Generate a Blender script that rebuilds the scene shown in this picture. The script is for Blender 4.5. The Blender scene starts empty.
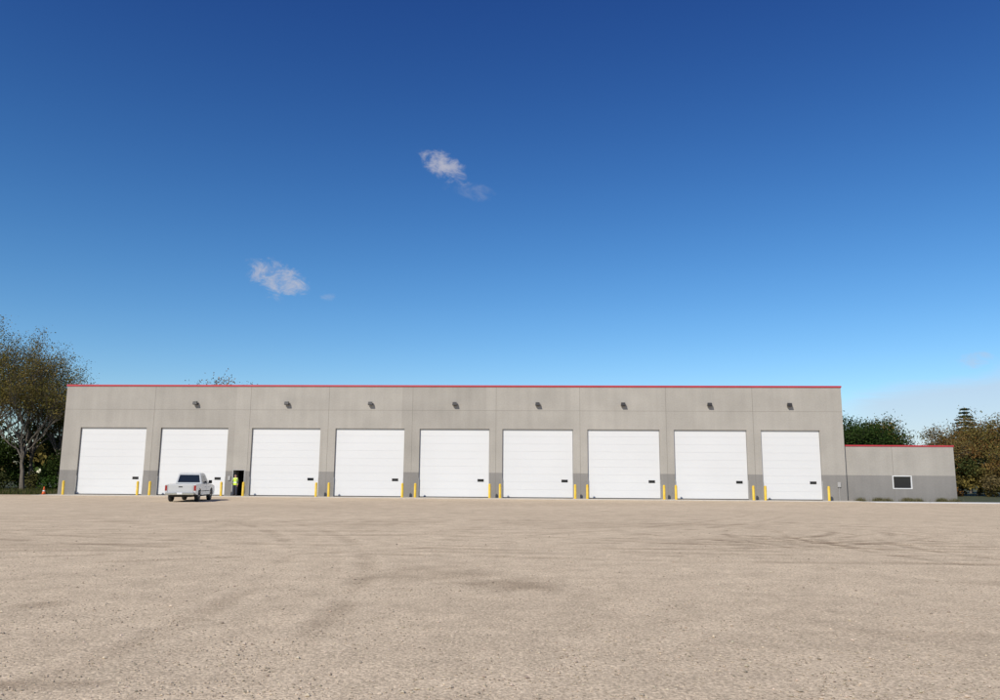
import bpy, bmesh, math, random
import numpy as np
from mathutils import Vector, Matrix, noise as mnoise, Euler

K = 1.1
rad = math.radians
SC = bpy.context.scene
COL = SC.collection

# ------------------------------------------------------------------ helpers
def nodes_of(m):
    m.use_nodes = True
    nt = m.node_tree
    nt.nodes.clear()
    return nt, nt.nodes, nt.links

def make_mat(name, col, rough=0.7, var=0.12, scale=3.0, bump=0.0, bscale=40.0, metallic=0.0, spec=0.5, coat=0.0):
    m = bpy.data.materials.new(name)
    nt, N, L = nodes_of(m)
    out = N.new('ShaderNodeOutputMaterial')
    b = N.new('ShaderNodeBsdfPrincipled')
    L.new(b.outputs[0], out.inputs[0])
    tc = N.new('ShaderNodeTexCoord')
    n = N.new('ShaderNodeTexNoise'); n.inputs['Scale'].default_value = scale; n.inputs['Detail'].default_value = 3
    L.new(tc.outputs['Object'], n.inputs['Vector'])
    mr = N.new('ShaderNodeMapRange')
    mr.inputs[1].default_value = 0.25; mr.inputs[2].default_value = 0.75
    mr.inputs[3].default_value = 1 - var; mr.inputs[4].default_value = 1 + var
    L.new(n.outputs[0], mr.inputs[0])
    mx = N.new('ShaderNodeVectorMath'); mx.operation = 'SCALE'
    mx.inputs[0].default_value = col
    L.new(mr.outputs[0], mx.inputs['Scale'])
    L.new(mx.outputs[0], b.inputs['Base Color'])
    b.inputs['Roughness'].default_value = rough
    b.inputs['Metallic'].default_value = metallic
    b.inputs['Specular IOR Level'].default_value = spec
    b.inputs['Coat Weight'].default_value = coat
    if bump > 0:
        n2 = N.new('ShaderNodeTexNoise'); n2.inputs['Scale'].default_value = bscale; n2.inputs['Detail'].default_value = 2
        L.new(tc.outputs['Object'], n2.inputs['Vector'])
        bp = N.new('ShaderNodeBump'); bp.inputs['Strength'].default_value = bump; bp.inputs['Distance'].default_value = 0.02
        L.new(n2.outputs[0], bp.inputs['Height']); L.new(bp.outputs[0], b.inputs['Normal'])
    return m

def attr_mat(name, attr, rough=0.8, transl=0.0):
    m = bpy.data.materials.new(name)
    nt, N, L = nodes_of(m)
    out = N.new('ShaderNodeOutputMaterial')
    a = N.new('ShaderNodeAttribute'); a.attribute_name = attr
    b = N.new('ShaderNodeBsdfDiffuse')
    L.new(a.outputs['Color'], b.inputs[0])
    if transl > 0:
        t = N.new('ShaderNodeBsdfTranslucent'); L.new(a.outputs['Color'], t.inputs[0])
        mx = N.new('ShaderNodeMixShader'); mx.inputs[0].default_value = transl
        L.new(b.outputs[0], mx.inputs[1]); L.new(t.outputs[0], mx.inputs[2]); L.new(mx.outputs[0], out.inputs[0])
    else:
        L.new(b.outputs[0], out.inputs[0])
    return m

def np_mesh(name, V, F, mats, colors=None, midx=None, smooth=False):
    V = np.asarray(V, dtype=np.float32); F = np.asarray(F, dtype=np.int32)
    me = bpy.data.meshes.new(name)
    me.vertices.add(len(V)); me.vertices.foreach_set('co', V.ravel())
    k = F.shape[1]
    me.loops.add(F.size); me.loops.foreach_set('vertex_index', F.ravel())
    me.polygons.add(len(F))
    me.polygons.foreach_set('loop_start', np.arange(0, F.size, k, dtype=np.int32))
    me.polygons.foreach_set('loop_total', np.full(len(F), k, dtype=np.int32))
    if midx is not None: me.polygons.foreach_set('material_index', np.asarray(midx, dtype=np.int32))
    me.update(calc_edges=True); me.validate()
    for mt in mats: me.materials.append(mt)
    if colors is not None:
        ca = me.color_attributes.new('col', 'FLOAT_COLOR', 'POINT')
        c4 = np.ones((len(V), 4), dtype=np.float32); c4[:, :3] = colors
        ca.data.foreach_set('color', c4.ravel())
    me.polygons.foreach_set('use_smooth', np.full(len(me.polygons), smooth))
    ob = bpy.data.objects.new(name, me); COL.objects.link(ob)
    return ob

def bm_obj(name, bm, mat, parent=None, smooth=False, mats=None):
    me = bpy.data.meshes.new(name)
    bmesh.ops.recalc_face_normals(bm, faces=bm.faces)
    bm.to_mesh(me); bm.free()
    for mt in (mats or [mat]): me.materials.append(mt)
    if smooth:
        for p in me.polygons: p.use_smooth = True
    ob = bpy.data.objects.new(name, me); COL.objects.link(ob)
    if parent: ob.parent = parent
    return ob

def bm_box(bm, x0, x1, y0, y1, z0, z1, mi=0):
    vs = [bm.verts.new((x, y, z)) for z in (z0, z1) for y in (y0, y1) for x in (x0, x1)]
    for f in ((0,2,3,1),(4,5,7,6),(0,1,5,4),(2,6,7,3),(0,4,6,2),(1,3,7,5)):
        fc = bm.faces.new([vs[i] for i in f]); fc.material_index = mi

def box(name, x0, x1, y0, y1, z0, z1, mat, parent=None, bevel=0.0):
    bm = bmesh.new(); bm_box(bm, x0, x1, y0, y1, z0, z1)
    if bevel > 0:
        bmesh.ops.bevel(bm, geom=bm.edges[:], offset=bevel, segments=2, affect='EDGES', profile=0.5)
    return bm_obj(name, bm, mat, parent)

def empty(name, loc=(0,0,0), rz=0.0):
    e = bpy.data.objects.new(name, None); e.location = loc; e.rotation_euler = (0,0,rz)
    e.empty_display_size = 0.5
    COL.objects.link(e); return e

def lathe(bm, prof, axis='z', center=(0,0,0), seg=20, mi=0, smooth=True):
    rings = []
    for r, h in prof:
        ring = []
        for i in range(seg):
            a = 2*math.pi*i/seg
            if axis == 'z': p = (r*math.cos(a), r*math.sin(a), h)
            elif axis == 'y': p = (r*math.cos(a), h, r*math.sin(a))
            else: p = (h, r*math.cos(a), r*math.sin(a))
            ring.append(bm.verts.new(Vector(p)+Vector(center)))
        rings.append(ring)
    for a, b in zip(rings[:-1], rings[1:]):
        for i in range(seg):
            f = bm.faces.new((a[i], a[(i+1)%seg], b[(i+1)%seg], b[i])); f.material_index = mi; f.smooth = smooth
    for r in (rings[0], rings[-1]):
        f = bm.faces.new(r); f.material_index = mi

# ------------------------------------------------------------------ camera
cam_d = bpy.data.cameras.new('camera'); cam = bpy.data.objects.new('camera', cam_d); COL.objects.link(cam)
cam_d.sensor_width = 36; cam_d.lens = 28.08; cam_d.clip_end = 5000; cam_d.clip_start = 0.1
CH = 1.62*K
cam.matrix_world = Matrix.Translation((0,0,CH)) @ Matrix.Rotation(rad(90+9.2),4,'X') @ Matrix.Rotation(rad(0.40),4,'Z')
SC.camera = cam

# ------------------------------------------------------------------ light
SUN_AZ, SUN_EL = 213.0, 38.0      # clockwise from +Y
sd = bpy.data.lights.new('sun', 'SUN'); sd.energy = 4.5; sd.angle = rad(0.5); sd.color = (1.0, 0.95, 0.87)
sun = bpy.data.objects.new('sun', sd); COL.objects.link(sun)
tosun = Vector((math.sin(rad(SUN_AZ))*math.cos(rad(SUN_EL)), math.cos(rad(SUN_AZ))*math.cos(rad(SUN_EL)), math.sin(rad(SUN_EL))))
sun.rotation_euler = tosun.to_track_quat('Z', 'Y').to_euler(); sun.location = tosun*100

# ------------------------------------------------------------------ world
W = bpy.data.worlds.new('World'); SC.world = W; W.use_nodes = True
nt = W.node_tree; N = nt.nodes; L = nt.links; N.clear()
wout = N.new('ShaderNodeOutputWorld'); bg = N.new('ShaderNodeBackground'); L.new(bg.outputs[0], wout.inputs[0])
bg.inputs['Strength'].default_value = 0.1
sky = N.new('ShaderNodeTexSky'); sky.sky_type = 'NISHITA'; sky.sun_disc = False
sky.sun_elevation = rad(SUN_EL); sky.sun_rotation = rad(SUN_AZ)
sky.air_density = 1.0; sky.dust_density = 0.2; sky.ozone_density = 4.0; sky.altitude = 300
tc = N.new('ShaderNodeTexCoord')
def VM(op, a=None, b=None):
    n = N.new('ShaderNodeVectorMath'); n.operation = op
    for i, x in enumerate((a, b)):
        if x is None: continue
        if hasattr(x, 'links'): L.new(x, n.inputs[i])
        else: n.inputs[i].default_value = x
    return n
def MA(op, a, b=None, c=None, clamp=False):
    n = N.new('ShaderNodeMath'); n.operation = op; n.use_clamp = clamp
    for i, x in enumerate((a, b, c)):
        if x is None: continue
        if hasattr(x, 'links'): L.new(x, n.inputs[i])
        else: n.inputs[i].default_value = x
    return n.outputs[0]
def SS(v, lo, hi):
    n = N.new('ShaderNodeMapRange'); n.interpolation_type = 'SMOOTHSTEP'
    L.new(v, n.inputs[0]); n.inputs[1].default_value = lo; n.inputs[2].default_value = hi
    n.inputs[3].default_value = 0; n.inputs[4].default_value = 1
    return n.outputs[0]
D = tc.outputs['Generated']
hs = N.new('ShaderNodeHueSaturation'); hs.inputs['Saturation'].default_value = 1.27; hs.inputs['Value'].default_value = 1.22
L.new(sky.outputs[0], hs.inputs['Color'])
# deeper, slightly more violet blue towards the zenith (dry autumn air)
wsep = N.new('ShaderNodeSeparateXYZ'); L.new(D, wsep.inputs[0])
zt = SS(wsep.outputs[2], 0.12, 0.66)
tint = N.new('ShaderNodeMix'); tint.data_type = 'RGBA'; L.new(zt, tint.inputs[0])
tint.inputs[6].default_value = (1.0, 1.0, 1.0, 1); tint.inputs[7].default_value = (0.62, 0.50, 0.76, 1)
cur = VM('MULTIPLY', hs.outputs[0], tint.outputs[2]).outputs[0]
def dirv(az, el):
    return Vector((math.sin(rad(az))*math.cos(rad(el)), math.cos(rad(az))*math.cos(rad(el)), math.sin(rad(el))))
def local_ab(az, el, rot=0):
    c = dirv(az, el); r = Vector((math.cos(rad(az)), -math.sin(rad(az)), 0)); u = r.cross(c)
    r2 = r*math.cos(rad(rot)) + u*math.sin(rad(rot)); u2 = -r*math.sin(rad(rot)) + u*math.cos(rad(rot))
    a = VM('DOT_PRODUCT', D, tuple(r2)).outputs['Value']; b = VM('DOT_PRODUCT', D, tuple(u2)).outputs['Value']
    f = VM('DOT_PRODUCT', D, tuple(c)).outputs['Value']
    return a, b, f
def skynoise(scale, detail, stretch=(1,1,1), rough=0.6, off=0.0):
    v = VM('MULTIPLY', D, stretch); v2 = VM('ADD', v.outputs[0], (off, off*0.7, off*0.3))
    n = N.new('ShaderNodeTexNoise'); n.inputs['Scale'].default_value = scale; n.inputs['Detail'].default_value = detail
    n.inputs['Roughness'].default_value = rough; n.inputs['Distortion'].default_value = 0.5
    L.new(v2.outputs[0], n.inputs['Vector']); return n.outputs[0]
def blend(cur, fac, col):
    m = N.new('ShaderNodeMix'); m.data_type = 'RGBA'
    L.new(fac, m.inputs[0]); L.new(cur, m.inputs[6]); m.inputs[7].default_value = (*col, 1)
    return m.outputs[2]
CN = skynoise(38, 6, stretch=(1,1,1.5), off=1.3, rough=0.68)
def puff(cur, az, el, ra, rb, rot, dens, col=(5.6,5.5,6.0), lo=0.0):
    a, b, f = local_ab(az, el, rot)
    q = MA('ADD', MA('POWER', MA('ABSOLUTE', MA('DIVIDE', a, ra)), 2.0), MA('POWER', MA('ABSOLUTE', MA('DIVIDE', b, rb)), 2.0))
    env = MA('SUBTRACT', 1.0, q, clamp=True)
    v = MA('ADD', MA('MULTIPLY', env, 0.34), CN)
    m = SS(v, 0.68+lo, 1.04+lo)
    m = MA('MULTIPLY', MA('MULTIPLY', m, SS(env, 0.0, 0.6)), SS(f, 0.3, 0.5))
    m = MA('MULTIPLY', m, dens)
    return blend(cur, m, col)
cur = puff(cur, -16.4, 13.7, 0.050, 0.032, -20, 0.8, lo=-0.04)
cur = puff(cur, -12.8, 12.7, 0.013, 0.009, 0, 0.3, lo=-0.04)
cur = puff(cur, -4.2, 22.3, 0.046, 0.022, -28, 0.75, lo=-0.03)
cur = puff(cur, -2.4, 20.7, 0.045, 0.016, -10, 0.16, lo=-0.06)
cur = puff(cur, 31.5, 7.4, 0.028, 0.012, 8, 0.4, lo=-0.08)
a, b, f = local_ab(30.0, 5.9, 8)
cn = skynoise(5, 4, stretch=(1,1,5), off=2.0)
edge = SS(MA('ADD', MA('MULTIPLY', b, -1.0), MA('MULTIPLY', MA('SUBTRACT', cn, 0.5), 0.05)), -0.014, 0.010)
side = SS(a, -0.17, -0.06)
fall_ = MA('SUBTRACT', 1.0, SS(MA('MULTIPLY', b, -1.0), 0.05, 0.20))
m = MA('MULTIPLY', MA('MULTIPLY', edge, side), MA('MULTIPLY', fall_, SS(f, 0.5, 0.8)))
cur = blend(cur, MA('MULTIPLY', m, 0.62), (5.6, 6.3, 7.4))
L.new(cur, bg.inputs['Color'])

SC.view_settings.view_transform = 'Standard'; SC.view_settings.look = 'None'; SC.view_settings.exposure = 0

# ------------------------------------------------------------------ building frame
A0 = Vector((-33.9*K, 60.9*K, 0)); BROT = -math.atan2(2.65, 59.5)
BM = Matrix.Translation(A0) @ Matrix.Rotation(BROT, 4, 'Z')
def bw(s, y, z=0): return BM @ Vector((s, y, z))

# ------------------------------------------------------------------ ground
rng = np.random.default_rng(4)
def spaced(lo, hi, flo, fhi, fine, g=1.12):
    c = list(np.arange(flo, fhi+1e-6, fine))
    st = fine; x = fhi
    while x < hi: st *= g; x += st; c.append(x)
    st = fine; x = flo; pre = []
    while x > lo: st *= g; x -= st; pre.append(x)
    return np.array(pre[::-1]+c)
xs = spaced(-1500, 1500, -14, 22, 0.14, 1.07); ys = spaced(-600, 2500, 5.4, 32, 0.14, 1.06)
X, Y = np.meshgrid(xs, ys)
nx, ny = len(xs), len(ys)
P = np.zeros((nx*ny, 3)); P[:,0] = X.ravel(); P[:,1] = Y.ravel()
def sst(v, lo, hi):
    t = np.clip((v-lo)/(hi-lo), 0, 1); return t*t*(3-2*t)
x = P[:,0]; y = P[:,1]
big = np.array([mnoise.noise((a*0.09, b*0.14, 0.3)) for a, b in zip(x, y)])
med = np.array([mnoise.noise((a*0.6, b*0.6, 2.3)) if abs(a) < 60 and 0 < b < 70 else 0.0 for a, b in zip(x, y)])
fin = np.array([mnoise.noise((a*2.4, b*2.4, 5.3)) if abs(a) < 30 and 3 < b < 40 else 0.0 for a, b in zip(x, y)])
mask = (1-sst(y, 52, 58))*sst(60-np.abs(x), 0, 10)*sst(y, -10, 0)
h = (0.007*med + 0.004*fin)*mask
dirt = np.zeros_like(x)
def track(cx, cy, R, a0, a1, w=0.16, gauge=1.7, amt=1.0):
    global h, dirt
    dx = x-cx; dy = y-cy; r = np.hypot(dx, dy); an = np.degrees(np.arctan2(dy, dx)) % 360
    aa0 = a0 % 360; span = (a1-a0)
    t = ((an-aa0) % 360)/span
    am = sst(t, 0, 0.2)*(1-sst(t, 0.8, 1.0))*(t < 1)
    brk = sst(0.6+med*1.3+fin*0.8, 0.1, 0.8)
    for g in (-gauge/2, gauge/2):
        d = np.abs(r-(R+g))
        core = np.exp(-(d/w)**2)
        rim = np.exp(-((d-w*1.7)/(w*0.6))**2)
        h += (-0.014*core + 0.012*rim)*am*amt*mask*brk
        dirt += (0.5*core - 0.3*rim)*am*amt*brk
track(14, 30, 9.5, 195, 300, amt=1.0); track(13, 33, 10.5, 215, 300, amt=0.8)
track(3, 34, 13, 235, 330, amt=0.6); track(11, 36, 14.5, 225, 290, amt=0.6)
track(6, 29, 6.5, 250, 350, w=0.2, amt=0.7); track(20, 28, 8, 180, 260, amt=0.8)
track(17, 24, 9, 150, 215, w=0.18, amt=0.8); track(19, 21, 9, 150, 210, w=0.18, amt=0.6)
track(-30, 60, 48, 280, 340, amt=0.4, w=0.22); track(10, 80, 62, 235, 285, amt=0.45, w=0.25)
track(-14, 70, 46, 250, 300, amt=0.4, w=0.25); track(60, 70, 62, 200, 240, amt=0.4, w=0.25)
track(-40, 10, 37, -10, 40, amt=0.4, w=0.2); track(0, -60, 92, 70, 115, amt=0.4, w=0.3)
track(-6, -50, 75, 75, 120, amt=0.35, w=0.3); track(-4, -30, 50, 60, 110, amt=0.35, w=0.25)
def blob(cx, cy, rx, ry, amt):
    global dirt
    q = ((x-cx)/rx)**2+((y-cy)/ry)**2
    dirt += amt*sst(np.exp(-q)+0.35*med+0.25*fin, 0.3, 0.95)*np.exp(-q*0.5)
blob(0.2, 13.6, 1.5, 1.1, 0.5); blob(-1.6, 14.6, 2.0, 1.4, 0.28); blob(-6.2, 11.1, 0.5, 0.4, 0.4)
blob(-4.2, 7.0, 0.4, 0.2, 0.6); blob(-3.6, 7.05, 0.3, 0.15, 0.5); blob(7.5, 23, 5, 3, 0.22); blob(3, 31, 10, 3.5, 0.18)
blob(-12, 20, 6, 2, 0.16); blob(9, 14, 1.2, 0.6, 0.25); blob(-9, 30, 8, 3, 0.16); blob(5, 9.5, 1.6, 0.5, 0.15)
dirt += 0.13*big + 0.11*med + 0.10*fin
P[:,2] = h
idx = np.arange(nx*ny).reshape(ny, nx)
F = np.stack([idx[:-1,:-1], idx[:-1,1:], idx[1:,1:], idx[1:,:-1]], -1).reshape(-1, 4)
gm = bpy.data.materials.new('gravel')
nt, N, L = nodes_of(gm)
out = N.new('ShaderNodeOutputMaterial'); b = N.new('ShaderNodeBsdfDiffuse'); L.new(b.outputs[0], out.inputs[0])
tc = N.new('ShaderNodeTexCoord'); at = N.new('ShaderNodeAttribute'); at.attribute_name = 'col'
sep = N.new('ShaderNodeSeparateColor'); L.new(at.outputs['Color'], sep.inputs[0])
def tn(scale, det, rough=0.6):
    n = N.new('ShaderNodeTexNoise'); n.inputs['Scale'].default_value = scale; n.inputs['Detail'].default_value = det
    n.inputs['Roughness'].default_value = rough; L.new(tc.outputs['Object'], n.inputs['Vector']); return n
n1 = tn(28, 2, 0.7); n2 = tn(1.3, 5, 0.75)
vo = N.new('ShaderNodeTexVoronoi'); vo.inputs['Scale'].default_value = 38; L.new(tc.outputs['Object'], vo.inputs['Vector'])
vsep = N.new('ShaderNodeSeparateColor'); L.new(vo.outputs['Color'], vsep.inputs[0])
def MXc(f, a, bb):
    m = N.new('ShaderNodeMix'); m.data_type = 'RGBA'
    L.new(f, m.inputs[0])
    for i, v in ((6, a), (7, bb)):
        if hasattr(v, 'links'): L.new(v, m.inputs[i])
        else: m.inputs[i].default_value = (*v, 1)
    return m.outputs[2]
c1 = MXc(sep.outputs[0], (0.64, 0.515, 0.36), (0.28, 0.21, 0.14))
def MR(v, a, b_, c, d):
    n = N.new('ShaderNodeMapRange'); L.new(v, n.inputs[0])
    for i, q in enumerate((a, b_, c, d)): n.inputs[i+1].default_value = q
    return n.outputs[0]
f1 = MA('MULTIPLY', MR(n1.outputs[0], 0.3, 0.7, 0.74, 1.24), MR(n2.outputs[0], 0.3, 0.7, 0.84, 1.13))
f2 = MA('MULTIPLY', f1, MR(vsep.outputs[0], 0, 1, 0.78, 1.2))
sc = N.new('ShaderNodeVectorMath'); sc.operation = 'SCALE'; L.new(c1, sc.inputs[0]); L.new(f2, sc.inputs['Scale'])
L.new(sc.outputs[0], b.inputs[0])
bp = N.new('ShaderNodeBump'); bp.inputs['Strength'].default_value = 0.4; bp.inputs['Distance'].default_value = 0.015
hh = MA('ADD', MA('MULTIPLY', vo.outputs['Distance'], -0.6), n1.outputs[0])
L.new(hh, bp.inputs['Height']); L.new(bp.outputs[0], b.inputs['Normal'])
d01 = np.clip(0.14+dirt, 0, 1)
ground = np_mesh('gravel_ground', P, F, [gm], colors=np.stack([d01]*3, -1), smooth=True)

def stones(n, y0, y1, smin, smax, seed):
    r = np.random.default_rng(seed)
    u = r.random(n); yy = y0*(y1/y0)**u
    xx = (r.random(n)*2-1)*(0.68*yy+1.0)
    s = smin+(smax-smin)*r.random(n)**3
    return xx, yy, s
parts = [stones(28000, 5.6, 26, 0.005, 0.015, 1), stones(1100, 5.6, 34, 0.012, 0.028, 2)]
sx = np.concatenate([p[0] for p in parts]); sy = np.concatenate([p[1] for p in parts]); ss = np.concatenate([p[2] for p in parts])
n = len(sx)
octv = np.array([(1,0,0),(0,1,0),(-1,0,0),(0,-1,0),(0,0,1),(0,0,-1)], float)
octf = np.array([(0,1,4),(1,2,4),(2,3,4),(3,0,4),(1,0,5),(2,1,5),(3,2,5),(0,3,5)])
V = octv[None]*(0.65+0.7*rng.random((n,6,1)))*ss[:,None,None]
V[:,:,2] *= 0.6
ang = rng.random(n)*6.28; ca, sa = np.cos(ang), np.sin(ang)
vx = V[:,:,0]*ca[:,None]-V[:,:,1]*sa[:,None]; vy = V[:,:,0]*sa[:,None]+V[:,:,1]*ca[:,None]
V = np.stack([vx+sx[:,None], vy+sy[:,None], V[:,:,2]+0.3*ss[:,None]], -1).reshape(-1,3)
Fs = (octf[None]+(np.arange(n)*6)[:,None,None]).reshape(-1,3)
base = np.array([0.52,0.43,0.32])[None]*(0.45+0.7*rng.random((n,1)))*(1+0.08*(rng.random((n,3))-0.5))
np_mesh('gravel_stones', V, Fs, [attr_mat('stone','col',0.9)], colors=np.repeat(base, 6, 0))

conc = make_mat('apron_concrete', (0.50,0.45,0.37), 0.9, 0.14, 0.8, 0.2, 60)
ap = empty('concrete_apron', A0, BROT)
L0 = 59.56*K
for i in range(11):
    x0 = -0.6 + i*(L0+1.2)/11; x1 = -0.6+(i+1)*(L0+1.2)/11-0.012
    box('slab', x0, x1, -2.6, -0.004, -0.1, 0.03, conc, ap, 0.008)
wk = empty('concrete_walk', A0, BROT)
conc2 = make_mat('walk_concrete', (0.62,0.60,0.56), 0.85, 0.08, 0.8)
for i in range(18):
    box('slab', L0+0.62+i*2.0, L0+2.6+i*2.0, -3.9, -1.7, -0.1, 0.035, conc2, wk, 0.008)

grassm = make_mat('grass_ground', (0.055,0.062,0.022), 0.95, 0.45, 0.9, 0.6, 25)
def sheet(name, pts, z, mat):
    bm = bmesh.new(); vs = [bm.verts.new((p[0], p[1], z)) for p in pts]; bm.faces.new(vs); return bm_obj(name, bm, mat)
random.seed(3)
edgep = []
for i in range(40):
    t = i/39; edgep.append((-38.2-1.4*math.sin(t*3)-t*110 - random.random()*0.4, 66.2-5*t+random.uniform(-0.5,0.5)))
sheet('grass_field', [(-38.2, 66.9)] + edgep + [(-900, 61), (-900, 2400), (-38.2, 2400)], 0.006, grassm)
EX = 67.6*K
edge2 = [bw(L0+0.6+i*2.2, -1.55+random.uniform(-0.05, .05)) for i in range(36)]
sheet('grass_lawn', edge2 + [Vector((900, 70, 0)), Vector((900, 2400, 0)), Vector((L0-37, 2400, 0))], 0.006, grassm)

def grass_blades(name, pts, hmin, hmax, cols, seed, w=0.012):
    r = np.random.default_rng(seed); n = len(pts)
    pts = np.asarray(pts); a = r.random(n)*6.28; hgt = hmin+(hmax-hmin)*r.random(n)**1.5
    lean = (r.random((n,2))-0.5)*0.7*hgt[:,None]
    dx = np.cos(a)*w; dy = np.sin(a)*w
    V = np.zeros((n,3,3)); V[:,:,:2] = pts[:,None,:2]
    V[:,0,0]-=dx; V[:,0,1]-=dy; V[:,1,0]+=dx; V[:,1,1]+=dy; V[:,2,:2]+=lean; V[:,2,2]=hgt
    cc = np.asarray(cols)[r.integers(0,len(cols),n)]*(0.6+0.8*r.random((n,1)))
    return np_mesh(name, V.reshape(-1,3), np.arange(n*3).reshape(-1,3), [attr_mat(name+'_mat','col',0.8,0.3)], colors=np.repeat(cc,3,0))
r = np.random.default_rng(9)
gp = []
for i in range(20000):
    t = r.random(); gp.append((-38.5-t*34, 66.5-1.5*t+ (r.random()**2)*26, 0))
gcols = [(0.06,0.08,0.02),(0.10,0.10,0.035),(0.16,0.13,0.06),(0.045,0.06,0.018)]
grass_blades('grass_tall', gp, 0.12, 0.45, gcols, 1, 0.02)
gp = []
for i in range(3600):
    cx = r.choice([0.9, 2.3, 3.0, 4.6, 5.4, 7.3, 8.3], p=[.1,.2,.08,.22,.1,.2,.1]); q = bw(L0+cx*1.0+r.normal(0,0.2), -0.3+r.normal(0,0.16)); gp.append((q.x,q.y,0))
grass_blades('grass_tufts', gp, 0.10, 0.40, [(0.14,0.13,0.06),(0.07,0.08,0.03),(0.22,0.18,0.10)], 2, 0.013)

# ------------------------------------------------------------------ building
bld = empty('garage_building', A0, BROT)
H = 8.38*K
def wall_mat(name, band=True, pitch=6.45*K, off=0.0):
    m = bpy.data.materials.new(name)
    nt_, N_, L_ = nodes_of(m)
    global N, L
    N, L = N_, L_
    out = N.new('ShaderNodeOutputMaterial'); b = N.new('ShaderNodeBsdfPrincipled'); L.new(b.outputs[0], out.inputs[0])
    b.inputs['Roughness'].default_value = 0.9; b.inputs['Specular IOR Level'].default_value = 0.2
    tc = N.new('ShaderNodeTexCoord'); sp = N.new('ShaderNodeSeparateXYZ'); L.new(tc.outputs['Object'], sp.inputs[0])
    def tnz(scale, det, st=None):
        n = N.new('ShaderNodeTexNoise'); n.inputs['Scale'].default_value = scale; n.inputs['Detail'].default_value = det
        if st:
            v = N.new('ShaderNodeVectorMath'); v.operation = 'MULTIPLY'; L.new(tc.outputs['Object'], v.inputs[0]); v.inputs[1].default_value = st
            L.new(v.outputs[0], n.inputs['Vector'])
        else: L.new(tc.outputs['Object'], n.inputs['Vector'])
        return n.outputs[0]
    def mr(v, a, b_, c, d):
        n = N.new('ShaderNodeMapRange'); L.new(v, n.inputs[0])
        for i, q in enumerate((a, b_, c, d)): n.inputs[i+1].default_value = q
        return n.outputs[0]
    cell = MA('FLOOR', MA('DIVIDE', MA('SUBTRACT', sp.outputs[0], off), pitch))
    wn = N.new('ShaderNodeTexWhiteNoise'); wn.noise_dimensions = '1D'; L.new(cell, wn.inputs['W'])
    t = MA('MULTIPLY', mr(wn.outputs[0], 0, 1, 0.93, 1.05), mr(tnz(0.45, 5), 0.3, 0.7, 0.92, 1.08))
    t = MA('MULTIPLY', t, mr(tnz(1.0, 5, st=(2.2, 2.2, 0.12)), 0.35, 0.75, 1.02, 0.94))
    t = MA('MULTIPLY', t, mr(tnz(9, 3), 0.3, 0.7, 0.95, 1.05))
    mx = N.new('ShaderNodeMix'); mx.data_type = 'RGBA'
    mx.inputs[6].default_value = (0.36, 0.335, 0.292, 1); mx.inputs[7].default_value = (0.235, 0.222, 0.202, 1)
    if band:
        L.new(MA('LESS_THAN', sp.outputs[2], 1.88*K), mx.inputs[0])
    else: mx.inputs[0].default_value = 0
    s = N.new('ShaderNodeVectorMath'); s.operation = 'SCALE'; L.new(mx.outputs[2], s.inputs[0]); L.new(t, s.inputs['Scale'])
    L.new(s.outputs[0], b.inputs['Base Color'])
    return m
wm = wall_mat('precast_concrete', True, off=7.1*K-6.45*K)
joint_m = make_mat('joint_sealant', (0.18,0.165,0.14), 0.9, 0.1)
red_m = make_mat('red_coping', (0.42,0.035,0.045), 0.45, 0.08, 1.0)
door_m = make_mat('door_white', (0.63,0.63,0.615), 0.5, 0.025, 0.25)
seal_m = make_mat('rubber_black', (0.02,0.02,0.02), 0.8, 0.1)
steel_m = make_mat('frame_steel', (0.35,0.34,0.32), 0.5, 0.05)
glass_m = make_mat('dark_glass', (0.012,0.014,0.018), 0.08, 0.05)
white_m = make_mat('white_trim', (0.7,0.7,0.68), 0.5, 0.03)
roof_m = make_mat('roof_membrane', (0.4,0.4,0.4), 0.9, 0.1)
dark_m = make_mat('fixture_bronze', (0.025,0.022,0.02), 0.5, 0.1)
gap_m = make_mat('door_gap', (0.62,0.62,0.60), 0.7)

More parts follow.
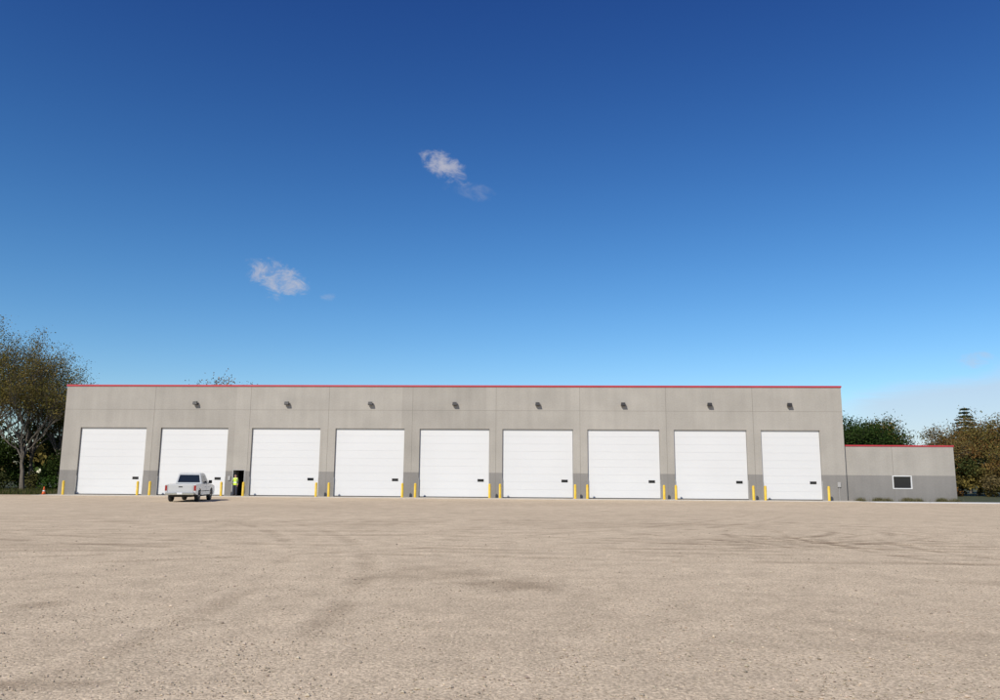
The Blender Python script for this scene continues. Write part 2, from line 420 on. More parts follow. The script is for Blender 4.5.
doors = [(1.36,6.60),(7.73,13.02),(14.88,20.21),(21.37,26.69),(27.85,33.18),(34.16,39.49),(40.58,45.98),(47.04,52.44),(53.48,57.83)]
doors = [(a*K, b_*K) for a, b_ in doors]
DT = 5.16*K
MD = (13.60*K, 14.48*K, 2.15)
def wall_mesh(name, x0, x1, H, ops, depth, jamb, y0, mat):
    bm = bmesh.new()
    xsv = sorted({x0, x1, *[o[0] for o in ops], *[o[1] for o in ops]})
    zsv = sorted({0.0, H, *[o[2] for o in ops], *[o[3] for o in ops]})
    for i in range(len(xsv)-1):
        for j in range(len(zsv)-1):
            cx = (xsv[i]+xsv[i+1])/2; cz = (zsv[j]+zsv[j+1])/2
            if any(o[0] < cx < o[1] and o[2] < cz < o[3] for o in ops): continue
            bm.faces.new([bm.verts.new(p) for p in ((xsv[i],y0,zsv[j]),(xsv[i+1],y0,zsv[j]),(xsv[i+1],y0,zsv[j+1]),(xsv[i],y0,zsv[j+1]))])
    def q(*ps): bm.faces.new([bm.verts.new(p) for p in ps])
    for a, b_, c, d in ops:
        q((a,y0,c),(a,y0+jamb,c),(a,y0+jamb,d),(a,y0,d)); q((b_,y0,c),(b_,y0,d),(b_,y0+jamb,d),(b_,y0+jamb,c))
        q((a,y0,d),(a,y0+jamb,d),(b_,y0+jamb,d),(b_,y0,d))
        if c > 0: q((a,y0,c),(b_,y0,c),(b_,y0+jamb,c),(a,y0+jamb,c))
    q((x0,y0,0),(x0,y0,H),(x0,depth,H),(x0,depth,0)); q((x1,y0,0),(x1,depth,0),(x1,depth,H),(x1,y0,H))
    q((x0,depth,0),(x0,depth,H),(x1,depth,H),(x1,depth,0))
    bmesh.ops.remove_doubles(bm, verts=bm.verts, dist=1e-4)
    me = bpy.data.meshes.new(name); bm.to_mesh(me); bm.free(); me.materials.append(mat)
    ob = bpy.data.objects.new(name, me); COL.objects.link(ob); ob.parent = bld
    return ob
ops = [(a,b_,0.0,DT) for a,b_ in doors] + [(MD[0],MD[1],0.0,MD[2])]
DEP = 24.0
wall_mesh('walls', 0, L0, H, ops, DEP, 0.26, 0.0, wm)
box('roof', 0.02, L0-0.02, 0.02, DEP-0.02, H-0.10, H-0.06, roof_m, bld)
cap = 0.13
box('coping_front', -0.05, L0+0.05, -0.05, 0.3, H-0.02, H+cap, red_m, bld, 0.01)
box('coping_back', -0.05, L0+0.05, DEP-0.3, DEP+0.05, H-0.02, H+cap, red_m, bld, 0.01)
box('coping_side', -0.05, 0.3, 0.303, DEP-0.303, H-0.02, H+cap, red_m, bld)
box('coping_side', L0-0.3, L0+0.05, 0.303, DEP-0.303, H-0.02, H+cap, red_m, bld)
js = [7.1, 14.66, 20.79, 27.27, 33.67, 40.03, 46.5, 52.96]
for j in js:
    j *= K
    box('panel_joint', j-0.012, j+0.012, -0.003, 0.02, 0.0, H-0.03, joint_m, bld)
ends = [0]+[j*K for j in js]+[L0]
for a, b_ in zip(ends[:-1], ends[1:]):
    box('reveal', a+0.02, b_-0.02, -0.003, 0.02, 6.55*K, 6.55*K+0.018, joint_m, bld)
for di, (a, b_) in enumerate(doors):
    bm = bmesh.new()
    nsec = 9; hs_ = (DT-0.06)/nsec
    for i in range(nsec):
        bm_box(bm, a+0.03, b_-0.03, 0.15, 0.20, 0.06+0.03+i*hs_+0.002, 0.03+0.06+(i+1)*hs_-0.002 if i < nsec-1 else DT-0.02)
    bmesh.ops.bevel(bm, geom=bm.edges[:], offset=0.002, segments=1, affect='EDGES')
    bm_obj('overhead_door', bm, door_m, bld)
    box('door_backing', a, b_, 0.203, 0.25, 0.03, DT, gap_m, bld)
    box('door_seal', a+0.03, b_-0.03, 0.13, 0.2, 0.03, 0.085, seal_m, bld)
    hx = b_-0.95; hz = 1.22*K
    box('door_window_frame', hx-0.02, hx+0.50, 0.137, 0.153, hz-0.02, hz+0.20, seal_m, bld)
    box('door_window', hx, hx+0.48, 0.130, 0.1365, hz, hz+0.18, glass_m, bld)
    box('jamb_guard', a-0.004, a+0.02, -0.006, 0.10, 0.03, 1.6, steel_m, bld)
    box('jamb_guard', b_-0.02, b_+0.004, -0.006, 0.10, 0.03, 1.6, steel_m, bld)
box('man_door_frame', MD[0]-0.05, MD[0]+0.02, -0.015, 0.1, 0.03, MD[2]+0.04, steel_m, bld)
box('man_door_frame', MD[1]-0.02, MD[1]+0.05, -0.015, 0.1, 0.03, MD[2]+0.04, steel_m, bld)
box('man_door_frame', MD[0]+0.021, MD[1]-0.021, -0.015, 0.1, MD[2]-0.02, MD[2]+0.04, steel_m, bld)
box('man_door_leaf', MD[0]+0.03, MD[0]+0.08, 0.27, 1.1, 0.04, MD[2]-0.03, make_mat('door_grey', (0.2,0.2,0.2), 0.5), bld)
box('interior_partition', MD[0]-3, MD[1]+3, 3.0, 3.1, 0.0, 5.0, make_mat('interior_dark', (0.05,0.05,0.05), 0.9), bld)
box('electrical_box', 13.25*K, 13.25*K+0.2, -0.08, -0.001, 1.3, 1.65, steel_m, bld, 0.01)
box('electrical_box', L0-0.75, L0-0.5, -0.1, -0.001, 1.1, 1.5, steel_m, bld, 0.01)
box('conduit', L0-0.64, L0-0.61, -0.04, -0.001, 0.03, 1.09, steel_m, bld)
for (a, b_) in doors[1:]:
    cx = (a+b_)/2; z = 7.08*K
    bm = bmesh.new()
    bm_box(bm, cx-0.08, cx+0.08, -0.05, -0.001, z-0.07, z+0.12)
    bm_box(bm, cx-0.03, cx+0.03, -0.16, -0.05, z+0.0, z+0.06)
    hv = [(-0.19,-0.36,z-0.14),(0.19,-0.36,z-0.14),(0.19,-0.09,z-0.17),(-0.19,-0.09,z-0.17),(-0.16,-0.32,z+0.10),(0.16,-0.32,z+0.10),(0.15,-0.12,z+0.13),(-0.15,-0.12,z+0.13)]
    vs = [bm.verts.new((cx+p[0], p[1], p[2])) for p in hv]
    for f in ((0,3,2,1),(4,5,6,7),(0,1,5,4),(1,2,6,5),(2,3,7,6),(3,0,4,7)): bm.faces.new([vs[i] for i in f])
    bm_obj('wall_light', bm, dark_m, bld)

EH = 4.02*K; EY = 0.35
wx0, wx1, wz0, wz1 = 63.05*K, 64.4*K, 0.93*K, 1.84*K
wm2 = wall_mat('precast_concrete_wing', True, off=L0)
wall_mesh('wing_walls', L0+0.003, EX, EH, [(wx0,wx1,wz0,wz1)], 14, 0.14, EY, wm2)
box('wing_roof', L0+0.01, EX-0.02, EY+0.02, 13.9, EH-0.10, EH-0.06, roof_m, bld)
box('wing_coping', L0+0.06, EX+0.05, EY-0.05, EY+0.3, EH-0.02, EH+0.10, red_m, bld, 0.01)
box('wing_coping', EX-0.3, EX+0.05, EY+0.303, 14.05, EH-0.02, EH+0.10, red_m, bld)
box('wing_joint', L0+3.9, L0+3.925, EY-0.003, EY+0.02, 0, EH-0.03, joint_m, bld)
box('window_glass', wx0+0.03, wx1-0.03, EY+0.10, EY+0.12, wz0+0.03, wz1-0.03, glass_m, bld)
box('window_frame', wx0-0.03, wx0+0.035, EY-0.02, EY+0.13, wz0-0.03, wz1+0.03, white_m, bld)
box('window_frame', wx1-0.035, wx1+0.03, EY-0.02, EY+0.13, wz0-0.03, wz1+0.03, white_m, bld)
box('window_frame', wx0+0.036, wx1-0.036, EY-0.02, EY+0.13, wz1-0.035, wz1+0.03, white_m, bld)
box('window_frame', wx0+0.036, wx1-0.036, EY-0.02, EY+0.13, wz0-0.03, wz0+0.035, white_m, bld)

# ------------------------------------------------------------------ bollards, cone
yel = make_mat('yellow_paint', (0.66,0.43,0.03), 0.5, 0.12, 4.0)
bsp = []
for i, (a, b_) in enumerate(doors):
    bsp.append((a-0.12 if i else a-0.45, -0.95)); bsp.append((b_+0.10, -0.95))
for k, (s, yy) in enumerate(bsp):
    bm = bmesh.new()
    rr = 0.10
    prof = [(rr+0.02,0.0),(rr+0.02,0.045),(rr,0.05),(rr,1.08),(rr*0.92,1.12),(rr*0.7,1.16),(rr*0.35,1.185),(0.004,1.19)]
    lathe(bm, prof, seg=18)
    ob = bm_obj('bollard', bm, yel)
    ob.location = bw(s, yy, 0.0)
    ob.rotation_euler = (rad(random.uniform(-0.8,0.8)), rad(random.uniform(-0.8,0.8)), random.random()*3)
orange = make_mat('cone_orange', (0.75,0.12,0.02), 0.5, 0.05)
cone = empty('traffic_cone', bw(-0.62, -0.9, -0.03))
box('base', -0.18,0.18,-0.18,0.18,0.03,0.06, orange, cone, 0.01)
bm = bmesh.new(); lathe(bm, [(0.14,0.06),(0.1,0.3)], seg=16); bm_obj('cone_body', bm, orange, cone)
bm = bmesh.new(); lathe(bm, [(0.101,0.3),(0.08,0.41)], seg=16); bm_obj('stripe', bm, white_m, cone)
bm = bmesh.new(); lathe(bm, [(0.079,0.41),(0.03,0.70)], seg=16); bm_obj('tip', bm, orange, cone)

# ------------------------------------------------------------------ pickup truck
tr = empty('pickup_truck', (-20.5, 51.0, 0.0), rad(90+8))
paint = make_mat('silver_white_paint', (0.50,0.50,0.48), 0.3, 0.03, 1.0, coat=0.6)
chrome = make_mat('chrome', (0.6,0.6,0.6), 0.2, 0.03, metallic=1.0)
tire_m = make_mat('tire', (0.025,0.025,0.025), 0.85, 0.1)
rim_m = make_mat('rim', (0.5,0.5,0.5), 0.3, 0.05, metallic=0.9)
tail_m = make_mat('tail_lens', (0.30,0.015,0.012), 0.2, 0.05)
under_m = make_mat('underbody', (0.02,0.02,0.02), 0.9, 0.1)
hw = 0.95
def arch(cx, r, z0, n=10):
    return [(cx - r*math.cos(math.pi*i/n), z0 + r*0.98*math.sin(math.pi*i/n)) for i in range(n+1)]
tail_prof = [(5.05,0.38),(5.5,0.42),(5.56,0.55),(5.55,0.85),(5.42,1.0),(4.9,1.07),(4.05,1.13),(2.0,1.14),(0.02,1.14),(0.0,1.1)]
prof = [(0.0,0.50),(0.4,0.46)] + arch(1.12,0.46,0.42) + arch(4.55,0.46,0.42) + tail_prof
bm = bmesh.new()
va = [bm.verts.new((p[0], -hw, p[1])) for p in prof]; vb = [bm.verts.new((p[0], hw, p[1])) for p in prof]
bm.faces.new(va); bm.faces.new(vb[::-1])
for i in range(len(prof)):
    j = (i+1) % len(prof); bm.faces.new((va[i], vb[i], vb[j], va[j]))
bmesh.ops.recalc_face_normals(bm, faces=bm.faces)
body = bm_obj('body', bm, paint, tr)
cut = box('cutter', 0.07, 1.93, -hw+0.09, hw-0.09, 0.72, 1.6, paint)
cut2 = box('cutter', 1.95, 1.97, -2, 2, 0.60, 1.6, paint)
for c in (cut, cut2):
    md = body.modifiers.new('b', 'BOOLEAN'); md.object = c; md.operation = 'DIFFERENCE'; md.solver = 'EXACT'
bv = body.modifiers.new('bev', 'BEVEL'); bv.width = 0.035; bv.segments = 3; bv.limit_method = 'ANGLE'; bv.angle_limit = rad(40)
body.parent = None
bpy.context.view_layer.update()
ev = body.evaluated_get(bpy.context.evaluated_depsgraph_get())
me = bpy.data.meshes.new_from_object(ev); body.modifiers.clear(); body.data = me; body.parent = tr
for c in (cut, cut2): bpy.data.objects.remove(c)
gb = [(2.02,0.86,1.13),(4.15,0.86,1.13)]; gt = [(2.16,0.70,1.80),(3.45,0.70,1.80)]
bm = bmesh.new()
mid = [(2.28,0.64,1.85),(3.30,0.64,1.86)]
def ring(p): return [bm.verts.new(v) for v in ((p[0][0],-p[0][1],p[0][2]),(p[1][0],-p[1][1],p[1][2]),(p[1][0],p[1][1],p[1][2]),(p[0][0],p[0][1],p[0][2]))]
R = [ring(gb), ring(gt), ring(mid)]
for a_, b_ in zip(R[:-1], R[1:]):
    for i in range(4): bm.faces.new((a_[i], a_[(i+1)%4], b_[(i+1)%4], b_[i]))
bm.faces.new(R[-1]); bm.faces.new(R[0])
bmesh.ops.bevel(bm, geom=[e for e in bm.edges], offset=0.025, segments=2, affect='EDGES')
bm_obj('cab', bm, paint, tr)
def pane(name, c4, u0, u1, v0, v1, off=0.006, mat=glass_m):
    c4 = [Vector(c) for c in c4]
    nrm = (c4[1]-c4[0]).cross(c4[3]-c4[0]).normalized()
    cen = sum(c4, Vector((0,0,0)))/4
    if nrm.dot(cen-Vector((3,0,1.4))) < 0: nrm = -nrm
    def at_(u, v): return (c4[0]*(1-u)+c4[1]*u)*(1-v) + (c4[3]*(1-u)+c4[2]*u)*v
    bm = bmesh.new()
    pts = [at_(u0,v0), at_(u1,v0), at_(u1,v1), at_(u0,v1)]
    f = [bm.verts.new(p+nrm*off) for p in pts]; g = [bm.verts.new(p-nrm*0.01) for p in pts]
    bm.faces.new(f); bm.faces.new(g[::-1])
    for i in range(4): bm.faces.new((f[i], g[i], g[(i+1)%4], f[(i+1)%4]))
    bm_obj(name, bm, mat, tr)
rear = [(2.02,0.86,1.13),(2.02,-0.86,1.13),(2.16,-0.70,1.80),(2.16,0.70,1.80)]
pane('rear_window', rear, 0.07, 0.93, 0.16, 0.90)
sr = [(2.02,-0.86,1.13),(4.15,-0.86,1.13),(3.45,-0.70,1.80),(2.16,-0.70,1.80)]
pane('side_window', sr, 0.08, 0.44, 0.12, 0.88); pane('side_window', sr, 0.49, 0.86, 0.12, 0.88)
sl = [(4.15,0.86,1.13),(2.02,0.86,1.13),(2.16,0.70,1.80),(3.45,0.70,1.80)]
pane('side_window', sl, 0.14, 0.51, 0.12, 0.88); pane('side_window', sl, 0.56, 0.92, 0.12, 0.88)
ws = [(4.15,-0.86,1.13),(4.15,0.86,1.13),(3.45,0.70,1.80),(3.45,-0.70,1.80)]
pane('windscreen', ws, 0.06, 0.94, 0.08, 0.93)
for wx in (1.12, 4.55):
    for sgn in (-1, 1):
        bm = bmesh.new()
        y0 = sgn*0.70; y1 = sgn*0.935
        lathe(bm, [(0.24,y0),(0.35,y0),(0.385,y0+sgn*0.03),(0.39,(y0+y1)/2),(0.385,y1-sgn*0.03),(0.35,y1),(0.24,y1-sgn*0.01)], axis='y', center=(wx,0,0.39), seg=28, mi=0)
        lathe(bm, [(0.245,y1-sgn*0.012),(0.23,y1-sgn*0.002),(0.20,y1-sgn*0.05),(0.07,y1-sgn*0.03),(0.06,y1-sgn*0.005)], axis='y', center=(wx,0,0.39), seg=28, mi=1)
        for q in range(5):
            aa = q*2*math.pi/5
            c = Vector((wx+0.135*math.cos(aa), y1-sgn*0.028, 0.39+0.135*math.sin(aa)))
            lathe(bm, [(0.035, -0.012),(0.035, 0.012)], axis='y', center=tuple(c), seg=8, mi=2)
        bm_obj('wheel', bm, None, tr, mats=[tire_m, rim_m, under_m])
box('chassis', 0.15, 5.3, -0.62, 0.62, 0.32, 0.50, under_m, tr)
box('arch_liner', 0.62, 1.62, -0.66, 0.66, 0.5, 0.70, under_m, tr); box('arch_liner', 4.05, 5.05, -0.66, 0.66, 0.5, 0.9, under_m, tr)
box('rear_bumper', -0.17, -0.01, -0.88, 0.88, 0.46, 0.64, chrome, tr, 0.03)
box('front_bumper', 5.50, 5.66, -0.9, 0.9, 0.40, 0.62, chrome, tr, 0.04)
box('grille', 5.54, 5.58, -0.55, 0.55, 0.66, 0.88, under_m, tr)
for sgn in (-1, 1):
    y0, y1 = sorted((sgn*0.82, sgn*0.955))
    box('tail_light', -0.012, 0.10, y0, y1, 0.72, 1.06, tail_m, tr, 0.012)
    box('head_light', 5.40, 5.56, *sorted((sgn*0.6, sgn*0.9)), 0.70, 0.86, chrome, tr, 0.02)
    y0, y1 = sorted((sgn*0.90, sgn*1.12))
    box('mirror', 3.72, 3.84, y0, y1, 1.16, 1.38, under_m, tr, 0.03)
    for xx in (2.95,):
        box('door_seam', xx-0.006, xx+0.006, *sorted((sgn*0.945, sgn*0.953)), 0.52, 1.1, under_m, tr)
    for xx in (2.75, 3.65):
        box('door_handle', xx-0.16, xx, *sorted((sgn*0.95, sgn*0.98)), 0.93, 0.965, paint, tr, 0.008)
    box('side_moulding', 1.65, 4.02, *sorted((sgn*0.945, sgn*0.962)), 0.66, 0.70, under_m, tr)
    box('rocker', 1.65, 4.02, *sorted((sgn*0.80, sgn*0.93)), 0.34, 0.42, under_m, tr)
box('tailgate_panel', -0.010, -0.002, -0.70, 0.70, 0.70, 1.05, paint, tr, 0.003)
box('tailgate_handle', -0.022, -0.011, -0.12, 0.12, 0.94, 1.0, under_m, tr)
box('tailgate_gap', -0.006, 0.001, -0.785, -0.775, 0.64, 1.11, under_m, tr); box('tailgate_gap', -0.006, 0.001, 0.775, 0.785, 0.64, 1.11, under_m, tr)
box('license_plate', -0.182, -0.171, -0.16, 0.16, 0.50, 0.61, white_m, tr)

# ------------------------------------------------------------------ person in hi-vis vest
def skinned(name, verts, edges, radii, root, mats, sub=2, parent=None):
    me = bpy.data.meshes.new(name); me.from_pydata(verts, edges, []); me.update()
    ob = bpy.data.objects.new(name, me); COL.objects.link(ob)
    md = ob.modifiers.new('s', 'SKIN'); md.use_smooth_shade = True
    sv = me.skin_vertices[0].data
    for i, rr in enumerate(radii):
        sv[i].radius = (rr, rr) if not isinstance(rr, tuple) else rr
        sv[i].use_root = (i == root)
    ss_ = ob.modifiers.new('u', 'SUBSURF'); ss_.levels = sub; ss_.render_levels = sub
    bpy.context.view_layer.update()
    ev = ob.evaluated_get(bpy.context.evaluated_depsgraph_get())
    m2 = bpy.data.meshes.new_from_object(ev); ob.modifiers.clear(); ob.data = m2
    m2.materials.clear()
    for mt in mats: m2.materials.append(mt)
    for p in m2.polygons: p.use_smooth = True
    if parent: ob.parent = parent
    return ob
vest = make_mat('hivis_vest', (0.55,0.75,0.04), 0.8, 0.08, 8); pants = make_mat('work_trousers', (0.03,0.035,0.055), 0.9, 0.15, 8)
skin = make_mat('skin', (0.5,0.30,0.21), 0.6, 0.05, 8); shirt = make_mat('shirt_dark', (0.05,0.05,0.07), 0.9, 0.1, 8)
boot = make_mat('boots', (0.06,0.04,0.025), 0.8, 0.1, 8)
tape = make_mat('reflective_tape', (0.7,0.7,0.7), 0.4, 0.02)
per = empty('person', bw((MD[0]+MD[1])/2-0.02, -0.55, 0.03), BROT+rad(-8))
V = [(0,0,0.95),(0,0.0,1.12),(0,0.01,1.30),(0,0.01,1.43),(0,0.0,1.50),(0,-0.01,1.56),
     (0.10,0,0.90),(0.115,-0.01,0.50),(0.125,0.02,0.09),(0.135,-0.13,0.045),
     (-0.10,0,0.90),(-0.12,-0.02,0.50),(-0.14,0.0,0.09),(-0.16,-0.14,0.045),
     (0.19,0.01,1.41),(0.24,0.03,1.13),(0.24,-0.06,0.90),(0.235,-0.08,0.84),
     (-0.19,0.01,1.41),(-0.245,0.02,1.13),(-0.20,-0.16,1.00),(-0.17,-0.20,0.96)]
E = [(0,1),(1,2),(2,3),(3,4),(4,5),(0,6),(6,7),(7,8),(8,9),(0,10),(10,11),(11,12),(12,13),(3,14),(14,15),(15,16),(16,17),(3,18),(18,19),(19,20),(20,21)]
Rr = [(0.16,0.115),(0.155,0.11),(0.175,0.12),(0.13,0.10),(0.06,0.06),(0.055,0.055),0.098,0.068,0.05,0.045,0.098,0.068,0.05,0.045,0.072,0.05,0.034,0.036,0.072,0.05,0.034,0.036]
bd = skinned('body', V, E, Rr, 0, [pants, vest, skin, shirt, boot, tape], parent=per)
for p in bd.data.polygons:
    c = p.center; z = c.z; ax = abs(c.x)
    if z < 0.11: mi = 4
    elif z > 1.475: mi = 2
    elif ax > 0.205 or (c.y < -0.13 and z > 0.8): mi = 3 if z > 0.99 or (c.x<0 and c.y>-0.12) else 2
    elif z > 0.88: mi = 5 if (1.05 < z < 1.10) or (abs(ax-0.1) < 0.02 and z > 1.1) else 1
    else: mi = 0
    p.material_index = mi
for sx_, (hx, hy, hz), dn in ((1, (0.235,-0.08,0.84), Vector((0,-0.25,-1)).normalized()), (-1, (-0.17,-0.20,0.96), Vector((0.3,-0.9,-0.3)).normalized())):
    side = Vector((0,1,-0.2)) if sx_ == 1 else Vector((-0.2,0,1)); side.normalize()
    for i, ln in enumerate((0.07,0.08,0.075,0.06)):
        o = Vector((hx,hy,hz)) + side*(0.03-0.02*i)
        inw = Vector((-sx_*0.3,0,0))
        pts = [o, o+dn*0.035, o+dn*(0.035+ln*0.5)+inw*0.02, o+dn*(0.035+ln*0.9)+inw*0.08]
        skinned('finger', [tuple(p) for p in pts], [(0,1),(1,2),(2,3)], [0.01,0.0095,0.009,0.007], 0, [skin], 1, per)
    o = Vector((hx,hy,hz)); t_ = (side*0.8+dn*0.5).normalized()
    pts = [o, o+t_*0.04, o+t_*0.055+dn*0.03]
    skinned('thumb', [tuple(p) for p in pts], [(0,1),(1,2)], [0.012,0.011,0.009], 0, [skin], 1, per)
bm = bmesh.new()
bmesh.ops.create_icosphere(bm, subdivisions=4, radius=1.0)
for v in bm.verts:
    d = v.co.copy(); z = d.z; jaw = 1-0.28*max(0, -z)**1.2
    v.co = Vector((d.x*0.077*jaw, d.y*0.097*(jaw*0.5+0.5), d.z*0.118))
    nose = math.exp(-((d.x/0.16)**2+((z+0.12)/0.2)**2))*(1 if d.y < 0 else 0); v.co.y -= 0.022*nose
    for ex in (-0.38, 0.38):
        v.co.y += 0.010*math.exp(-(((d.x-ex)/0.18)**2+((z-0.05)/0.12)**2))*(1 if d.y < 0 else 0)
    v.co.y += 0.004*math.exp(-((d.x/0.3)**2+((z+0.47)/0.05)**2))*(1 if d.y < 0 else 0)
    v.co += Vector((0,-0.015,1.635))
hd = bm_obj('head', bm, skin, per, smooth=True)
for ex in (-0.03, 0.03):
    bm = bmesh.new(); bmesh.ops.create_icosphere(bm, subdivisions=2, radius=0.011, matrix=Matrix.Translation((ex,-0.096,1.64))); bm_obj('eye', bm, shirt, per, smooth=True)
for ex in (-1, 1):
    bm = bmesh.new(); bmesh.ops.create_icosphere(bm, subdivisions=2, radius=0.03, matrix=Matrix.Translation((ex*0.078,-0.005,1.63)) @ Matrix.Diagonal((0.35,0.7,1.1,1))); bm_obj('ear', bm, skin, per, smooth=True)
bm = bmesh.new(); bmesh.ops.create_icosphere(bm, subdivisions=3, radius=1.0)
bmesh.ops.delete(bm, geom=[v for v in bm.verts if v.co.z < -0.25 or (v.co.z < 0.35 and v.co.y < -0.4)], context='VERTS')
for v in bm.verts: v.co = Vector((v.co.x*0.083, v.co.y*0.103+0.0-0.01, v.co.z*0.12+1.645))
bm_obj('hair', bm, boot, per, smooth=True)

# ------------------------------------------------------------------ trees
bark_m = make_mat('bark', (0.13,0.11,0.085), 0.95, 0.3, 6.0, 0.0)
leaf_m = attr_mat('foliage', 'col', 0.7, 0.3)
def make_tree(name, loc, height, spread, seed, cols, nleaf, lsize, trunk_r=0.3, trunk_frac=0.22, up=0.75, kids=(6,5,4,3), clump=0.55, tipskip=0.0):
    rnd = random.Random(seed); r = np.random.default_rng(seed)
    tubes = []; tips = []
    lens = [height*trunk_frac, height*0.34, height*0.22, height*0.14, height*0.09]
    def grow(p, d, ln, rad_, depth):
        nseg = 5 if depth < 2 else 3
        pts = [(p.copy(), rad_)]
        for i in range(nseg):
            j = 0.10 if depth == 0 else 0.24
            d = (d + Vector((rnd.gauss(0,j), rnd.gauss(0,j), rnd.gauss(0,j)*0.6 + (0.05*up)))).normalized()
            p = p + d*ln/nseg
            pts.append((p.copy(), rad_*(1-0.5*(i+1)/nseg)))
        tubes.append((pts, 7 if depth < 2 else (5 if depth < 3 else 3)))
        if depth == len(kids):
            tips.append(pts[-1][0]); tips.append(pts[len(pts)//2][0]); return
        nk = kids[depth]
        for k in range(nk):
            t = 1.0 if k == 0 else (rnd.uniform(0.35, 1.0) if depth > 0 else rnd.uniform(0.7, 1.0))
            fi = t*nseg; i0 = min(int(fi), nseg-1); q = pts[i0][0].lerp(pts[i0+1][0], fi-i0)
            a = rnd.uniform(0, 6.283); side = Vector((math.cos(a), math.sin(a), 0))
            tilt = rnd.uniform(0.25, 0.95)*spread if k else rnd.uniform(0.0, 0.25)
            nd = (d*math.cos(tilt) + (side - d*side.dot(d)).normalized()*math.sin(tilt) + Vector((0,0,0.25*up))).normalized()
            grow(q, nd, lens[depth+1]*rnd.uniform(0.7, 1.2), pts[i0][1]*rnd.uniform(0.45, 0.7), depth+1)
    grow(Vector((0,0,-0.1)), Vector((0,0,1)), lens[0], trunk_r, 0)
    Vb, Fb = [], []
    for pts, sg in tubes:
        base = len(Vb)
        for i, (p, rr) in enumerate(pts):
            dd = (pts[min(i+1,len(pts)-1)][0]-pts[max(i-1,0)][0]).normalized()
            u = dd.cross(Vector((0.3,1,0.2))).normalized(); w = dd.cross(u)
            for k in range(sg):
                a = 2*math.pi*k/sg; Vb.append(tuple(p+(u*math.cos(a)+w*math.sin(a))*max(rr,0.009)))
        for i in range(len(pts)-1):
            for k in range(sg):
                k2 = (k+1)%sg; Fb.append((base+i*sg+k, base+i*sg+k2, base+(i+1)*sg+k2, base+(i+1)*sg+k))
    tz = max(t.z for t in tips); sc_ = height/tz
    Vb = np.array(Vb)*sc_; T = np.array([tuple(t) for t in tips])*sc_
    nb = len(Vb)
    keep = r.random(len(T)) >= tipskip
    T = T[keep]
    n = nleaf; ti = r.integers(0, len(T), n)
    C = T[ti] + r.normal(0, 1, (n,3))*clump*np.array([1,1,0.7])
    C[:,2] = np.maximum(C[:,2], 0.2)
    u = r.normal(0,1,(n,3)); u /= np.linalg.norm(u,axis=1)[:,None]; w = np.cross(u, r.normal(0,1,(n,3))); w /= np.linalg.norm(w,axis=1)[:,None]
    s = (lsize*(0.6+0.8*r.random(n)))[:,None]
    Lf = np.stack([C-u*s, C+w*s*0.55, C+u*s, C-w*s*0.55], 1).reshape(-1,3)
    tipcol = r.integers(0, len(cols), len(T)); tipv = 0.65+0.7*r.random(len(T))
    cc = np.asarray(cols)[tipcol[ti]]*(tipv[ti]*(0.75+0.5*r.random(n)))[:,None]
    Fl = (np.arange(n*4).reshape(-1,4)+nb)
    V_ = np.concatenate([Vb, Lf]); F_ = np.concatenate([np.array(Fb), Fl])
    colr = np.concatenate([np.full((nb,3),0.08), np.repeat(cc,4,0)])
    mi = np.concatenate([np.zeros(len(Fb)), np.ones(n)])
    ob = np_mesh(name, V_, F_, [bark_m, leaf_m], colors=colr, midx=mi)
    ob.location = loc
    return ob
olive = [(0.15,0.13,0.035),(0.18,0.14,0.04),(0.12,0.11,0.03),(0.22,0.16,0.05)]
fall = [(0.20,0.13,0.045),(0.17,0.13,0.045),(0.14,0.125,0.04),(0.21,0.11,0.035),(0.13,0.10,0.045)]
green = [(0.03,0.055,0.012),(0.04,0.07,0.018),(0.05,0.075,0.02),(0.025,0.042,0.012)]
make_tree('cottonwood_tree', (-55.0, 84, 0), 19.0, 0.60, 11, olive, 17000, 0.085, 0.42, up=1.3, kids=(7,6,5,4), clump=0.45, tipskip=0.25)
make_tree('cottonwood_tree', (-49.3, 82, 0), 15.6, 0.46, 12, olive, 13000, 0.085, 0.28, up=1.3, kids=(7,6,5,3), clump=0.42, tipskip=0.25)
make_tree('cottonwood_tree', (-51.6, 87, 0), 17.0, 0.50, 13, olive, 13000, 0.085, 0.28, up=1.3, kids=(7,6,5,3), clump=0.42, tipskip=0.25)
make_tree('cottonwood_tree', (-62, 88, 0), 20, 0.7, 14, olive, 12000, 0.10, 0.45, up=1.1, kids=(7,6,5,4), clump=0.6, tipskip=0.2)
make_tree('cottonwood_tree', (-47.6, 85.5, 0), 12.8, 0.45, 15, olive+green, 14000, 0.085, 0.22, up=1.2, kids=(7,6,5,3), clump=0.45, tipskip=0.15)
make_tree('offscreen_shade_tree', (-57, 55, 0), 15, 0.9, 16, green+olive, 16000, 0.19, 0.4, up=0.8, clump=0.9)  # two unseen trees added left of frame to cast shade on the grass
make_tree('offscreen_shade_tree', (-64, 60, 0), 16, 0.9, 17, green+olive, 16000, 0.19, 0.4, up=0.8, clump=0.9)
make_tree('maple_tree', (-42.0, 116, 0), 15.7, 0.8, 18, [(0.26,0.15,0.06),(0.22,0.13,0.05)], 12000, 0.13, 0.35, clump=0.8)
make_tree('oak_tree', (44.0, 94, 0), 9.1, 1.05, 21, green, 24000, 0.12, 0.3, up=0.4, clump=0.7)
make_tree('oak_tree', (49.0, 99, 0), 8.8, 1.05, 22, green+olive, 20000, 0.12, 0.3, up=0.4, clump=0.7)
make_tree('autumn_tree', (50.2, 88, 0), 7.6, 0.9, 23, fall, 15000, 0.09, 0.22, up=0.6, clump=0.5)
make_tree('autumn_tree', (54.5, 90, 0), 9.2, 0.9, 24, fall+olive, 16000, 0.10, 0.25, up=0.6, clump=0.55)
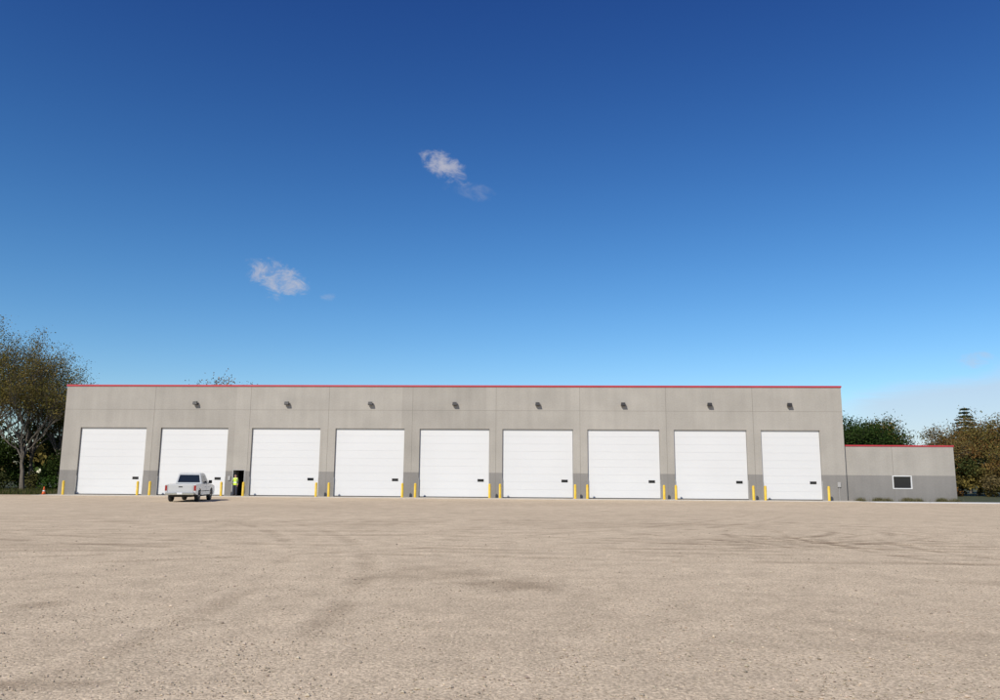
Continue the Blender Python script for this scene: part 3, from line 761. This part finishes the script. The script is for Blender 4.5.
make_tree('autumn_tree', (60.0, 88, 0), 9.6, 0.95, 25, fall, 15000, 0.10, 0.25, up=0.6, clump=0.55)
make_tree('autumn_tree', (52.8, 82, 0), 5.5, 1.0, 26, fall+olive, 12000, 0.08, 0.15, up=0.3, clump=0.5)

def conifer(name, loc, height, rbase, seed, cols):
    r = np.random.default_rng(seed); Vb=[]; Fb=[]; sg=7
    for i in range(9):
        t=i/8
        for k in range(sg):
            a=2*math.pi*k/sg; rr=0.22*(1-t)+0.01; Vb.append((rr*math.cos(a), rr*math.sin(a), t*height))
    for i in range(8):
        for k in range(sg): Fb.append((i*sg+k, i*sg+(k+1)%sg, (i+1)*sg+(k+1)%sg, (i+1)*sg+k))
    C=[]
    z=height*0.12
    while z<height*0.99:
        t=z/height; R=rbase*(1-t)**0.7+0.12
        nb=int(7+r.integers(0,4))
        for b_ in range(nb):
            a=r.random()*6.28; Lb=R*(0.6+0.7*r.random())
            nn=int(22+Lb*50)
            u=r.random(nn)**0.7*Lb
            C.append(np.stack([np.cos(a)*u, np.sin(a)*u, z-0.18*u+0.05*u*u/Lb],1)+r.normal(0,0.10,(nn,3))*np.array([1,1,0.5]))
        z+=0.32+0.2*r.random()
    C=np.concatenate(C); n=len(C)
    u=r.normal(0,1,(n,3)); u/=np.linalg.norm(u,axis=1)[:,None]; w=np.cross(u,r.normal(0,1,(n,3))); w/=np.linalg.norm(w,axis=1)[:,None]
    s=0.12*(0.6+0.8*r.random((n,1)))
    Lf=np.stack([C-u*s,C+w*s*0.35,C+u*s,C-w*s*0.35],1).reshape(-1,3)
    cc=np.asarray(cols)[r.integers(0,len(cols),n)]*(0.6+0.8*r.random((n,1)))
    nb_=len(Vb)
    ob=np_mesh(name,np.concatenate([np.array(Vb),Lf]),np.concatenate([np.array(Fb),np.arange(n*4).reshape(-1,4)+nb_]),[bark_m,leaf_m],
        colors=np.concatenate([np.full((nb_,3),0.05),np.repeat(cc,4,0)]),midx=np.concatenate([np.zeros(len(Fb)),np.ones(n)]))
    ob.location=loc; return ob
conifer('spruce_tree', (62.0, 104, 0), 11.5, 3.0, 31, [(0.02,0.04,0.018),(0.03,0.05,0.02)])

def foliage_mass(name, clumps, n, lsize, cols, seed):
    r=np.random.default_rng(seed); cl=np.array(clumps); wgt=cl[:,3]**2; wgt/=wgt.sum()
    ti=r.choice(len(cl), n, p=wgt); d=r.normal(0,1,(n,3)); d/=np.linalg.norm(d,axis=1)[:,None]
    C=cl[ti,:3]+d*(cl[ti,3]*(0.45+0.6*r.random(n)))[:,None]*np.array([1,1,0.8]); C[:,2]=np.abs(C[:,2])
    u=r.normal(0,1,(n,3)); u/=np.linalg.norm(u,axis=1)[:,None]; w=np.cross(u,r.normal(0,1,(n,3))); w/=np.linalg.norm(w,axis=1)[:,None]
    s=lsize[0]+(lsize[1]-lsize[0])*r.random((n,1))
    Lf=np.stack([C-u*s,C+w*s*0.6,C+u*s,C-w*s*0.6],1).reshape(-1,3)
    cc=np.asarray(cols)[r.integers(0,len(cols),len(cl))]; tv=0.6+0.8*r.random(len(cl))
    c=cc[ti]*(tv[ti]*(0.75+0.5*r.random(n)))[:,None]
    return np_mesh(name,Lf,np.arange(n*4).reshape(-1,4),[leaf_m],colors=np.repeat(c,4,0))
rr=random.Random(5)
cl=[]
for i in range(150):
    t=rr.random()**1.3; xx=-39-t*50; yy=rr.uniform(82,94)+t*4; r_=rr.uniform(0.7,1.7); cl.append((xx,yy,rr.uniform(0.3,6.8 if xx<-48 else 4.6),r_))
foliage_mass('shrub_thicket', cl, 46000, (0.10,0.2), green+[(0.09,0.085,0.03),(0.045,0.05,0.018)], 41)
cl=[]
for i in range(90):
    t=rr.random(); xx=47+t*45; yy=rr.uniform(80,92)+t*4; r_=rr.uniform(0.6,1.4); cl.append((xx,yy,rr.uniform(0.2,3.6),r_))
foliage_mass('autumn_thicket', cl, 30000, (0.08,0.18), fall+olive+[(0.05,0.06,0.02)], 42)
cl=[]
for i in range(420):
    a=rad(rr.uniform(-88,88)); d=rr.uniform(170,215); cl.append((d*math.sin(a),d*math.cos(a),rr.uniform(0,7.5),rr.uniform(2,4)))
foliage_mass('distant_trees', cl, 40000, (0.5,1.0), green+olive+fall, 43)
